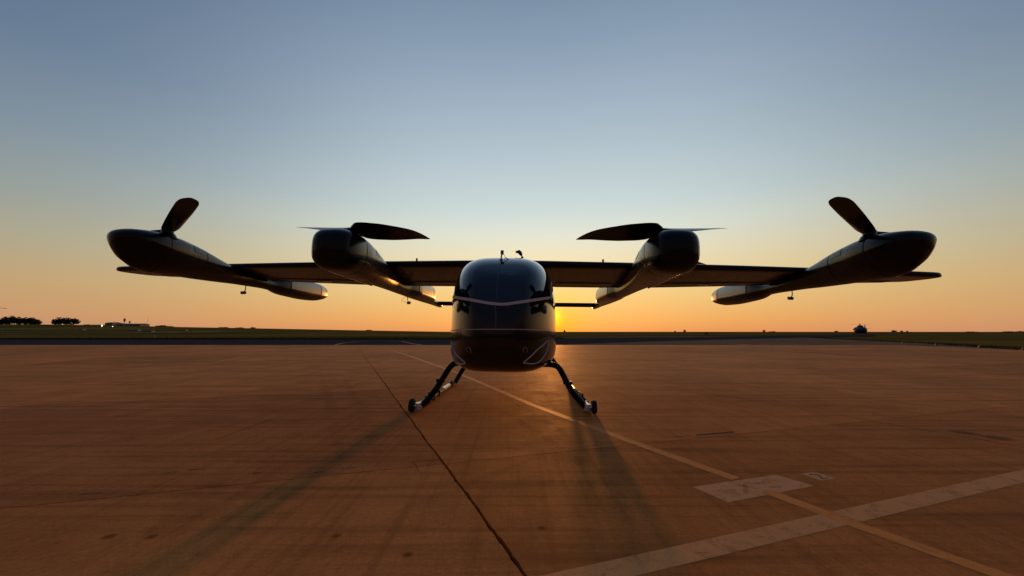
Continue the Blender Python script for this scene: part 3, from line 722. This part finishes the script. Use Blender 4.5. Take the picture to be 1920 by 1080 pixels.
def rotor(hub, blades, top_z, parent, hub_tilt=(0, 0)):
    hub = Vector(hub)
    m = MB(); m.tube([Vector((hub.x, hub.y, top_z - .06)), Vector((hub.x, hub.y, top_z + .015)), hub + Vector((0, 0, -.045)), hub + Vector((0, 0, .03)), hub + Vector((0, 0, .06))], [.17, .13, .10, .10, .05], 20)
    h = m.build('rotor', M['blade'], parent, xf=A)
    for (t, lead, p0, p1, ch, dr, *sty) in blades:
        t = Vector(t); r0 = hub + (t - hub).normalized() * .05
        blade_mesh(r0, t, lead, p0, p1, ch, dr, 0.0, *sty).build('blade', M['blade'], h, xf=A, sharp=60)
    return h
for s in (-1, 1):
    for cx, tab, name in ((s * CXI, INNER, 'inner'), (s * CXO, OUTER, 'outer')):
        m = MB(); m.loft([boom_ring(y, cx, tab) for y in ysamples(tab)])
        b = m.build('boom', M['pod'], AC, xf=A, sharp=60)
        outside = -s        # the flank seen by the camera faces the cabin
        panel_on(-s, cx, tab, 7.62, 7.95, .35, .78, 'access_panel', M['pod'], b)
        panel_on(-s, cx, tab, 11.15, 12.75, .02, .86, 'motor_cowl_sheen', M['pale'], b)  # pale panels on the seen flank carry a painted sky reflection
        panel_on(-s, cx, tab, 12.80, 13.10, .02, .80, 'end_cowl_sheen', M['pale'], b)
        def ring_seam(y, nm):
            a_ = boom_ring(y - .008, cx, [(t[0], t[1] + .004, t[2] + .004, t[3] - .004) + t[4:] for t in tab]); b_ = boom_ring(y + .008, cx, [(t[0], t[1] + .004, t[2] + .004, t[3] - .004) + t[4:] for t in tab])
            q = MB(); q.loft([a_, b_], False); q.build(nm, M['joint'], b, xf=A)
        for y_ in (7.05, 8.0, 11.12, 12.775): ring_seam(y_, 'panel_seam')
        # sill along the inner keel
        if name == 'inner':
            vs = [Vector((cx + s * .0 - s * .13 * k, y, interp(tab, y)[2] + .035 * k + .003)) for y in (6.9, 7.2, 7.6, 8.0, 8.4, 8.8) for k in (0, 1)]
        m = MB()
        if name == 'inner':
            pts = [Vector((cx + s * .12, y, interp(tab, y)[2] + .005)) for y in (6.75, 7.0, 7.4, 7.8, 8.2, 8.6)]
            m.tube(pts, .014, 6); m.build('keel_strip', M['chrome'], b, xf=A)
# front rotors (two blades each), built for the left side and mirrored
for s in (-1, 1):
    def X(p): return (-s * p[0], p[1], p[2])
    rotor(X((-2.96, 7.14, 3.40)), [(X((-1.30, 6.70, 3.20)), X((-.2, -1, 0)), 27, 17, .50, .06, 'pointed'), (X((-4.52, 7.86, 3.665)), X((.2, 1, 0)), 24, 10, .42, 0.0, 'pointed')], 3.29, AC)
    rotor(X((-6.66, 7.12, 3.39)), [(X((-5.46, 6.26, 3.75)), X((.5, .85, 0)), 12, 4, .33, 0.0, 'broad'), (X((-8.10, 8.00, 3.28)), X((-.5, -.85, 0)), 14, 6, .40, 0.0)], 3.30, AC)
    rotor((s * 3.0, 12.0, 3.22), [((s * 3.0 + .5, 10.4, 3.24), (1, .2, 0), 12, 6, .38, 0), ((s * 3.0 - .5, 13.6, 3.24), (-1, -.2, 0), 12, 6, .38, 0)], 3.03, AC)
    if s > 0: rotor((6.98, 12.0, 3.24), [((5.35, 11.6, 3.70), (-.2, 1, 0), 12, 4, .38, 0), ((8.55, 12.4, 3.1), (.2, -1, 0), 12, 4, .38, 0)], 3.05, AC)
    else: rotor((-6.98, 12.0, 3.24), [((-6.6, 10.4, 3.26), (1, .2, 0), 12, 6, .38, 0), ((-7.36, 13.6, 3.26), (-1, -.2, 0), 12, 6, .38, 0)], 3.05, AC)

# ---- tail bar
rings = []
for x in [-2.95 + 5.9 * i / 20 for i in range(21)]:
    rings.append([Vector((x, 14.25 + .55 * t, 2.50 + .24 * sg * 1.15)) for t, sg in FO])
m = MB(); m.loft(rings); m.build('tail_bar', M['black'], AC, xf=A, sharp=50)

# ---- landing gear
for s in (-1, 1):
    dz = s * 1.6 * math.sin(BANK) + .0
    gx = 1.62
    wz = 0.0 + dz
    path = catmull([(s * .70, 8.05, .84), (s * .98, 8.0, .845), (s * 1.12, 7.93, .76), (s * 1.30, 7.74, .42), (s * 1.46, 7.58, .20 + wz), (s * 1.56, 7.48, .10 + wz)], 5)
    m = MB(); m.tube(path, .059, 12); lg = m.build('leg', M['steel'], AC, xf=A)
    m = MB(); m.box((s * 1.26, 7.79, .52), (.085, .07, .03)); m.build('leg_clamp', M['steel'], lg, xf=A, smooth=False)
    path = catmull([(s * .75, 11.0, .95), (s * 1.0, 11.0, .86), (s * 1.14, 11.02, .76), (s * 1.38, 11.06, .42), (s * 1.56, 11.12, .14 + wz), (s * 1.60, 11.14, .07 + wz)], 5)
    m = MB(); m.tube(path, .064, 12); m.build('leg', M['steel'], AC, xf=A)
    m = MB(); m.tube([(s * gx, 7.40, .075 + wz), (s * gx, 11.35, .075 + wz), (s * gx, 11.5, .11 + wz)], .05, 12); sk = m.build('skid', M['steel'], AC, xf=A)
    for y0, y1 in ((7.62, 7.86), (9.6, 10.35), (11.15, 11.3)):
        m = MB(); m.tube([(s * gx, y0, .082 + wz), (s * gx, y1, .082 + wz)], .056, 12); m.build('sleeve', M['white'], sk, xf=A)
    for y, h in ((7.95, .12), (8.2, .16), (8.6, .10), (9.1, .09), (10.6, .1)):
        m = MB(); m.box((s * gx, y, .075 + wz), (.062, .04, .062)); m.box((s * (gx - .02), y, .12 + wz), (.02, .02, h - .04)); m.build('clamp', M['plastic'], sk, xf=A, smooth=False)
    # small ground wheel at the toe of the skid
    cx = s * 1.70
    rings = []
    for x, r in ((-.045, .085), (-.04, .112), (-.015, .122), (.015, .122), (.04, .112), (.045, .085)):
        rings.append([Vector((cx + x, 7.36 + r * math.cos(a), .122 + wz + r * math.sin(a))) for a in [2 * math.pi * k / 28 for k in range(28)]])
    m = MB(); m.loft(rings); wh = m.build('wheel', M['rubber'], AC, xf=A)
    m = MB(); m.tube([(s * 1.56, 7.40, .11 + wz), (s * 1.76, 7.36, .122 + wz)], .035, 10); m.build('axle', M['chrome'], wh, xf=A)
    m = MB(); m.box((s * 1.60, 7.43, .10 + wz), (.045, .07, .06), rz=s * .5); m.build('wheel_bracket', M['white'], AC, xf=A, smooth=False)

# ---- hanging cameras under the booms and wing
def probe(p, flip, wires=False):
    p = Vector(p); m = MB(); m.tube([p + Vector((0, 0, .02)), p + Vector((0, 0, -.09)), p + Vector((flip * -.03, 0, -.14))], .011, 6)
    q = m.build('boom_camera', M['plastic'], AC, xf=A)
    m = MB(); m.box(p + Vector((flip * -.05, 0, -.17)), (.05, .04, .035), rx=R(12)); m.build('camera_body', M['plastic'], q, xf=A, smooth=False)
    m = MB(); m.tube([p + Vector((flip * -.05, -.04, -.17)), p + Vector((flip * -.05, -.06, -.17))], .022, 10); m.build('camera_lens', M['lens'], q, xf=A)
    if wires:
        m = MB(); m.tube(catmull([p + Vector((-.06, 0, .0)), p + Vector((-.14, 0, -.05)), p + Vector((-.16, 0, -.12)), p + Vector((-.02, 0, -.16))], 5), .005, 5); m.build('camera_cable', M['plastic'], q, xf=A)
probe((-6.98, 9.75, 2.59), 1); probe((6.98, 9.75, 2.59), 1); probe((-3.0, 10.85, 2.45), -1, True)

# ================================================================= FAR THINGS
def box_building(name, label, px0, px1, y, h, wall, roof, nwin=6, depth=12):
    a = onhill(px0, y); b = onhill(px1, y); c = (a + b) / 2; z = min(a.z, b.z) - .3; w = (b.x - a.x) / 2
    e = empty(name, (c.x, y, z), label, 'building')
    m = MB(); m.box((0, 0, h / 2), (w, depth / 2, h / 2)); m.build('wall', wall, e, smooth=False)
    m = MB(); ov = .4
    m.add([(-w - ov, -depth / 2 - ov, h), (w + ov, -depth / 2 - ov, h), (w + ov, depth / 2 + ov, h), (-w - ov, depth / 2 + ov, h), (-w - ov, 0, h + 1.1), (w + ov, 0, h + 1.1)],
          [(0, 1, 5, 4), (2, 3, 4, 5), (0, 4, 3), (1, 2, 5), (0, 3, 2, 1)]); m.build('roof', roof, e, smooth=False)
    for i in range(nwin):
        x = -w + (i + .5) * 2 * w / nwin; m = MB(); m.box((x, -depth / 2 - .02, h * .55), (w / nwin * .45, .04, h * .2)); m.build('window', M['window'], e, smooth=False)
    return e
box_building('airfield_building', 'small pale building at the left end of the long dark shed', 215, 228, 440, 3.0, M['pale_wall'], M['roof'], 3)
box_building('airfield_building', 'long low dark shed on the horizon beside two thick poles', 229, 279, 446, 2.3, M['wall'], M['roof'], 8)
box_building('airfield_building', 'tiny hut right of the second tree clump on the left horizon', 182, 200, 520, 1.6, M['wall'], M['roof'], 3)
def pole(name, px, y, h, r, label, cat, top=None):
    p = onhill(px, y); e = empty(name, p, label, cat); m = MB(); m.tube([(0, 0, -.2), (0, 0, h)], [r, r * .7], 8); m.build('pole', M['wall'], e)
    if top:
        m = MB(); m.tube([(0, 0, h - top[1]), (0, 0, h)], top[0], 10); m.build('tank' if top[0] > .5 else 'lamp_head', M['roof'], e)
    return e
pole('water_tower', 240.5, 430, 8.0, .35, 'taller thick pole with a bulky head behind the long shed', 'tower', (.9, 3.2))
pole('water_tower', 250.5, 430, 5.2, .3, 'shorter thick pole with a bulky head behind the long shed', 'tower', (.75, 2.0))
pole('radio_mast', 283.5, 430, 11.0, .09, 'thin tall mast right of the long shed', 'mast')
pole('marker_post', 758, 66, .95, .045, 'thin pale post standing alone on the grass left of the cabin', 'post')
pole('marker_post', 299, 66, .65, .07, 'short pale post on the grass at the left', 'post')
for nme in ('marker_post', 'marker_post.001'):
    for c in bpy.data.objects[nme].children: c.data.materials[0] = M['pale_wall']
# lit lamps
def lamp(px, py, y, r, label):
    x = (px - 960) / F * y; d = ray_dir(px, py); q = Vector((0, 0, HC)) + d * (y / d.y); g = Vector((q.x, q.y, hill(q.x, q.y) - .06))
    e = empty('field_lamp', g, label, 'lamp'); hh = max(.5, q.z - g.z)
    m = MB(); m.tube([(0, 0, -.1), (0, 0, hh)], .1, 8); m.build('pole', M['wall'], e)
    m = MB(); m.ball((0, 0, hh + r * .3), r); m.build('bulb', M['lamp'], e)
lamp(190.5, 616, 330, .42, 'brighter lit lamp on the left grass slope'); lamp(210.5, 620, 300, .16, 'fainter lit lamp on the left grass slope')
# low pale blocks on the left slope
for k, (x0_, x1_, py, y, lab) in enumerate(((160, 168, 621.5, 220, 'leftmost low pale block on the left grass slope'), (252, 270, 622.5, 215, 'longest low pale block on the left grass slope'), (280, 296, 624, 190, 'low pale block right of the longest one'), (349, 358, 621.5, 230, 'rightmost low pale block on the left slope'))):
    a = onhill(x0_, y); b = onhill(x1_, y); c = (a + b) / 2
    m = MB(); w = (b.x - a.x) / 2; m.box((0, 0, .3), (w, 1.0, .3)); 
    for i in range(int(w) + 1): m.box((-w + (i + .5) * 2 * w / (int(w) + 1), 0, .64), (w / (int(w) + 1) * .7, .8, .05))
    o = m.build('concrete_block', M['hay'], smooth=False, loc=c); tag(o, lab, 'block', 'low pale blocks on the left slope')
# dirt tracks
tag(ribbon('dirt_track', [onhill(p, y) for p, y in ((-40, 150), (60, 152), (140, 158), (240, 170), (330, 190), (420, 215))], [5] * 6, None, M['dirt']), 'pale dirt track across the left grass', kind='structure')
tag(ribbon('dirt_track', [onhill(p, y) for p, y in ((-40, 230), (80, 235), (180, 245), (300, 262))], [5] * 4, None, M['dirt']), 'upper pale dirt track on the left slope', kind='structure')
tag(ribbon('runway', [Vector((8, 105, 0)), Vector((30, 112, 0)), Vector((60, 125, 0)), Vector((110, 150, 0)), Vector((300, 260, 0))], [9] * 5, -0.045, M['asphalt']), 'distant runway strip right of the cabin', kind='structure')
tag(ribbon('runway', [Vector((6, 190, 0)), Vector((60, 200, 0)), Vector((160, 235, 0))], [14] * 3, -0.045, M['slab_far']), 'farther pale runway strip right of the cabin', kind='structure')

# trees
def tree_meshes(seed, spread, height, n=420, leaf=.38, trunk_h=None):
    rnd = random.Random(seed); th = trunk_h or height * .35
    t = MB(); t.tube([(0, 0, -.3), (0.05, 0, th * .6), (.1, .05, th)], [.28, .2, .14], 7)
    for k in range(6):
        a = rnd.uniform(0, 6.28); L_ = spread * rnd.uniform(.5, .8); t.tube([(.1, .05, th * rnd.uniform(.6, 1)), (L_ * .5 * math.cos(a), L_ * .5 * math.sin(a), th + (height - th) * .35), (L_ * math.cos(a), L_ * math.sin(a), th + (height - th) * .6)], [.12, .07, .03], 5)
    c = MB(); lobes = [(rnd.uniform(-.55, .55) * spread, rnd.uniform(-.55, .55) * spread, height * rnd.uniform(.28, .66), spread * rnd.uniform(.38, .6)) for _ in range(9)] + [(0, 0, height * .62, spread * .7)]
    for _ in range(n):
        lx, ly, lz, lr = rnd.choice(lobes); d = Vector((rnd.gauss(0, 1), rnd.gauss(0, 1), rnd.gauss(0, .8))).normalized() * lr * rnd.uniform(.45, 1.0) ** .5
        p = Vector((lx, ly, lz)) + Vector((d.x, d.y, d.z * (height * .75 / spread))); p.z = max(height * .03, min(height * 1.0, p.z))
        q = Vector((rnd.gauss(0, 1), rnd.gauss(0, 1), rnd.gauss(0, 1))).normalized(); r2 = q.orthogonal().normalized(); s2 = q.cross(r2); s_ = leaf * rnd.uniform(.6, 1.5)
        c.add([p + r2 * s_, p + s2 * s_, p - r2 * s_ * .9, p - s2 * s_ * 1.1], [(0, 1, 2, 3)])
    return t, c
PROTO = {}
def tree(px, y, spread, height, seed, label, group=None, n=420, leaf=.42, stemless=False):
    key = (seed, spread, height)
    p = onhill(px, y); e = empty('tree', p, label, 'tree', group)
    t, c = tree_meshes(seed, spread, height, n, leaf, height * .2 if stemless else None)
    t.build('trunk', M['bark'], e); c.build('crown', M['leaf'], e, smooth=False)
    e.rotation_euler.z = seed
T1 = [(16, 4.6, 6.4, 'leftmost tree of the dense clump at the left frame edge'), (26, 6.0, 10.2, 'tallest tree, in the left part of the far left clump'), (37, 5.6, 9.0, 'tree just right of the tallest one in the far left clump'), (48, 5.2, 8.3, 'middle tree of the far left clump'), (58, 5.2, 8.5, 'tree right of the middle of the far left clump'), (68, 5.4, 8.2, 'second tree from the right end of the far left clump'), (77, 4.6, 6.0, 'low tree at the right end of the far left clump')]
for k, (px, sp, h, lab) in enumerate(T1): tree(px, 455 + 4 * (k % 2), sp, h, k + 1, lab, 'trees of the far left clump', 700, .55, True)
T2 = [(114, 4.2, 6.4, 'leftmost tree of the second clump, left of the sheds'), (124, 5.2, 8.6, 'tallest tree of the second clump'), (134, 4.8, 8.2, 'tree right of the tallest in the second clump'), (147, 4.8, 7.6, 'tree at the right end of the second clump')]
for k, (px, sp, h, lab) in enumerate(T2): tree(px, 455, sp, h, k + 11, lab, 'trees of the second left clump', 650, .55, True)
for k, (px, y, sp, h, lab) in enumerate(((171, 520, 4, 2.4, 'low bush between the second clump and the small hut'), (305, 500, 4, 2.0, 'low bush right of the thin mast'), (312, 500, 5, 2.6, 'larger low bush right of the thin mast'), (325, 520, 5, 1.9, 'low flat bush on the left ridge'), (425, 560, 7, 2.4, 'long low bush on the ridge above the road'), (455, 560, 6, 2.2, 'low bush on the ridge right of the long one'), (480, 560, 4, 2.6, 'small pointed bush on the ridge'), (695, 620, 6, 1.8, 'lone low bush on the ridge left of the cabin'),
        (1057, 640, 1.6, 3.6, 'tiny lone tree on the horizon nearest the cabin'), (1262, 700, 1.2, 2.6, 'smallest lone tree on the horizon, right of the cabin'), (1279, 640, 2.0, 4.2, 'round lone tree on the horizon right of the cabin'), (1427, 640, 2.2, 4.0, 'lone tree on the horizon left of the mound'), (1441, 600, 6, 2.0, 'low bush on the horizon beside the lone tree'), (1560, 620, 2.4, 2.8, 'lone tree on the horizon left of the helicopter'), (1667, 640, 4, 3.6, 'broad lone tree right of the helicopter'), (1681, 660, 2.2, 2.8, 'second lone tree right of the helicopter'), (1692, 680, 1.8, 2.4, 'third small tree right of the helicopter'), (1810, 560, 9, 1.8, 'long low bush on the right horizon'), (1880, 540, 8, 2.2, 'taller low bush on the right horizon'), (1908, 520, 9, 2.4, 'bush on the horizon at the right frame edge'))):
    tree(px, y, sp, h, k + 31, lab, None, 260, .4 if h > 2 else .32, h < 3)

# red box sign and small things on the right grass
def signbox(px, y, w, h, mat, label):
    p = onhill(px, y); m = MB(); m.box((0, 0, h / 2 + .15), (w / 2, .25, h / 2)); m.box((-w * .3, 0, .08), (.06, .06, .12)); m.box((w * .3, 0, .08), (.06, .06, .12))
    tag(m.build('airfield_sign', mat, smooth=False, loc=p), label, 'sign')
signbox(1319, 150, 1.2, .9, M['red_box'], 'small dull red box sign on the grass right of the cabin')
for k, (px, py, lab) in enumerate(((1332, 633.5, 'small marker on the taxiway edge below the red sign'), (1488, 635, 'first yellowish marker where the grass patch begins'), (1578, 638.5, 'marker on the grass edge below the helicopter'), (1690, 643.8, 'marker on the grass edge right of the helicopter'), (1752, 647, 'marker midway along the right grass edge'), (1833, 651, 'larger marker near the right end of the grass edge'), (1914, 656.5, 'last marker at the right frame edge'))):
    p = G(px, py); m = MB(); s_ = p.y / 60
    m.tube([(0, 0, -.05), (0, 0, .03), (0, 0, .05), (0, 0, .20)], [.09, .09, .045, .02], 8); m.ball((0, 0, .2), .03)
    tag(m.build('edge_marker', M['cone_yellow'], loc=(p.x + .15, p.y, 0)), lab, 'marker', 'markers along the apron edge')
# grass tufts along the right edge of the apron
vs = []; fs = []
rnd = random.Random(5)
edge = [Vector((31.3, 22.9, 0)), Vector((40.3, 38.4, 0)), Vector((55.4, 72.2, 0))]
for a, b, n in ((edge[0] - Vector((5.6, 29, 0)), edge[0], 1300), (edge[0], edge[1], 1800), (edge[1], edge[2], 2200)):
    for _ in range(n):
        p = a.lerp(b, rnd.random()); e = (b - a).normalized(); q = p + Vector((e.y, -e.x, 0)) * abs(rnd.gauss(0.02, .9)); h = rnd.uniform(.04, .17); w = rnd.uniform(.015, .05); t = rnd.uniform(0, 3.14)
        d = Vector((math.cos(t) * w, math.sin(t) * w, 0)); l = Vector((rnd.uniform(-.05, .05), rnd.uniform(-.05, .05), h)); k = len(vs); z = Vector((0, 0, -.07))
        vs += [q - d + z, q + d + z, q + l]; fs.append((k, k + 1, k + 2))
for _ in range(5200):      # far edge of the taxiway
    px = rnd.uniform(-40, 1060); a = G(px, 636) if px < 840 else G(px, 635); q = a + Vector((0, abs(rnd.gauss(0, 3)) + .3, 0)); h = rnd.uniform(.08, .3); w = rnd.uniform(.04, .16); k = len(vs)
    vs += [q + Vector((-w, 0, -.07)), q + Vector((w, 0, -.07)), q + Vector((rnd.uniform(-.1, .1), 0, h))]; fs.append((k, k + 1, k + 2))
tag(obj('grass', vs, fs, M['tuft']), 'ragged dry grass along the apron and taxiway edges', 'grass', kind='stuff')

# helicopters
def helicopter(loc, rz, label, blade_angles, mat=None, scale=1.0, blade_len=5.2):
    e = empty('helicopter', loc, label, 'helicopter', rot=(0, 0, rz)); e.scale = scale if isinstance(scale, tuple) else (scale,) * 3; mat = mat or M['heli']
    tab = [(-2.4, .05, 1.25, 1.1), (-2.2, .45, 1.5, .75), (-1.7, .8, 1.95, .5), (-1.0, 1.0, 2.4, .4), (0, 1.05, 2.6, .38), (1.2, .95, 2.55, .42), (2.0, .7, 2.3, .6), (2.6, .4, 2.05, 1.1), (3.0, .25, 1.95, 1.4), (6.6, .12, 2.0, 1.75), (6.8, .03, 1.95, 1.85)]
    rings = []
    for i in range(48):
        y = -2.4 + 9.2 * i / 47; hw, zt, zb = interp(tab, y); zc = (zt + zb) / 2
        rings.append([Vector((hw * spow(math.cos(a), .8), y, zc + (zt - zc) * spow(math.sin(a), .8))) for a in [2 * math.pi * k / 20 for k in range(20)]])
    m = MB(); m.loft(rings); b = m.build('body', mat, e)
    m = MB(); m.box((.02, 6.5, 2.5), (.04, .35, .75), rx=R(-20)); m.build('tail_fin', mat, e, smooth=False)
    m = MB(); m.box((0, 5.9, 1.95), (1.0, .2, .03)); m.build('tail_plane', mat, e, smooth=False)
    m = MB(); m.tube([(0, .2, 2.4), (0, .2, 2.75), (0, .6, 2.9)], [.5, .45, .2], 12); m.ball((0, .9, 2.75), (.45, .9, .28)); m.build('engine_cowl', mat, e)
    m = MB(); m.tube([(0, .1, 2.7), (0, .1, 3.45)], .08, 8); m.tube([(0, .1, 3.35), (0, .1, 3.5)], .18, 10); ms = m.build('rotor_mast', M['steel'], e)
    for a in blade_angles:
        m = MB(); d = Vector((math.sin(a), math.cos(a), 0)); n = Vector((d.y, -d.x, 0)); pts = []
        for s in range(9):
            t = s / 8; c = Vector((0, .1, 3.42)) + d * (.15 + blade_len * t) - Vector((0, 0, .25 * t * t)); w = .15 if s else .07
            pts.append([c - n * w, c + Vector((0, 0, .02)), c + n * w, c - Vector((0, 0, .02))])
        m.loft(pts); m.build('blade', M['blade'], ms, smooth=False)
    for s in (-1, 1):
        m = MB(); m.tube(catmull([(s * 1.05, -1.9, .35), (s * 1.05, -1.6, .08), (s * 1.05, 0, .05), (s * 1.05, 1.8, .05)], 4), .05, 8); m.tube([(s * .5, -.9, .55), (s * 1.05, -.95, .07)], .04, 6); m.tube([(s * .5, 1.0, .55), (s * 1.05, 1.05, .07)], .04, 6); m.build('skid', M['steel'], e)
        m = MB(); m.ball((s * .80, -.95, 1.55), (.25, .55, .45)); m.build('side_window', M['window'], e)
    m = MB(); m.ball((0, -1.75, 1.55), (.62, .5, .48)); m.build('windscreen', M['window'], e)
    return e
hp = onhill(1605, 150); helicopter((hp.x, hp.y, -.06), R(-52), 'dark helicopter parked far off on the right grass', [R(95), R(275)], scale=(1.9, 1.3, 1.22), blade_len=1.6)
q = Vector((0, 0, HC)) + ray_dir(26, 577) * 34.0
helicopter((q.x - 5.35, q.y + .3, q.z - 3.42 * 1.08 + .3 if False else -.03), R(200), 'helicopter mostly outside the left frame edge, one rotor blade tip showing', [R(118), R(298)], scale=1.0)
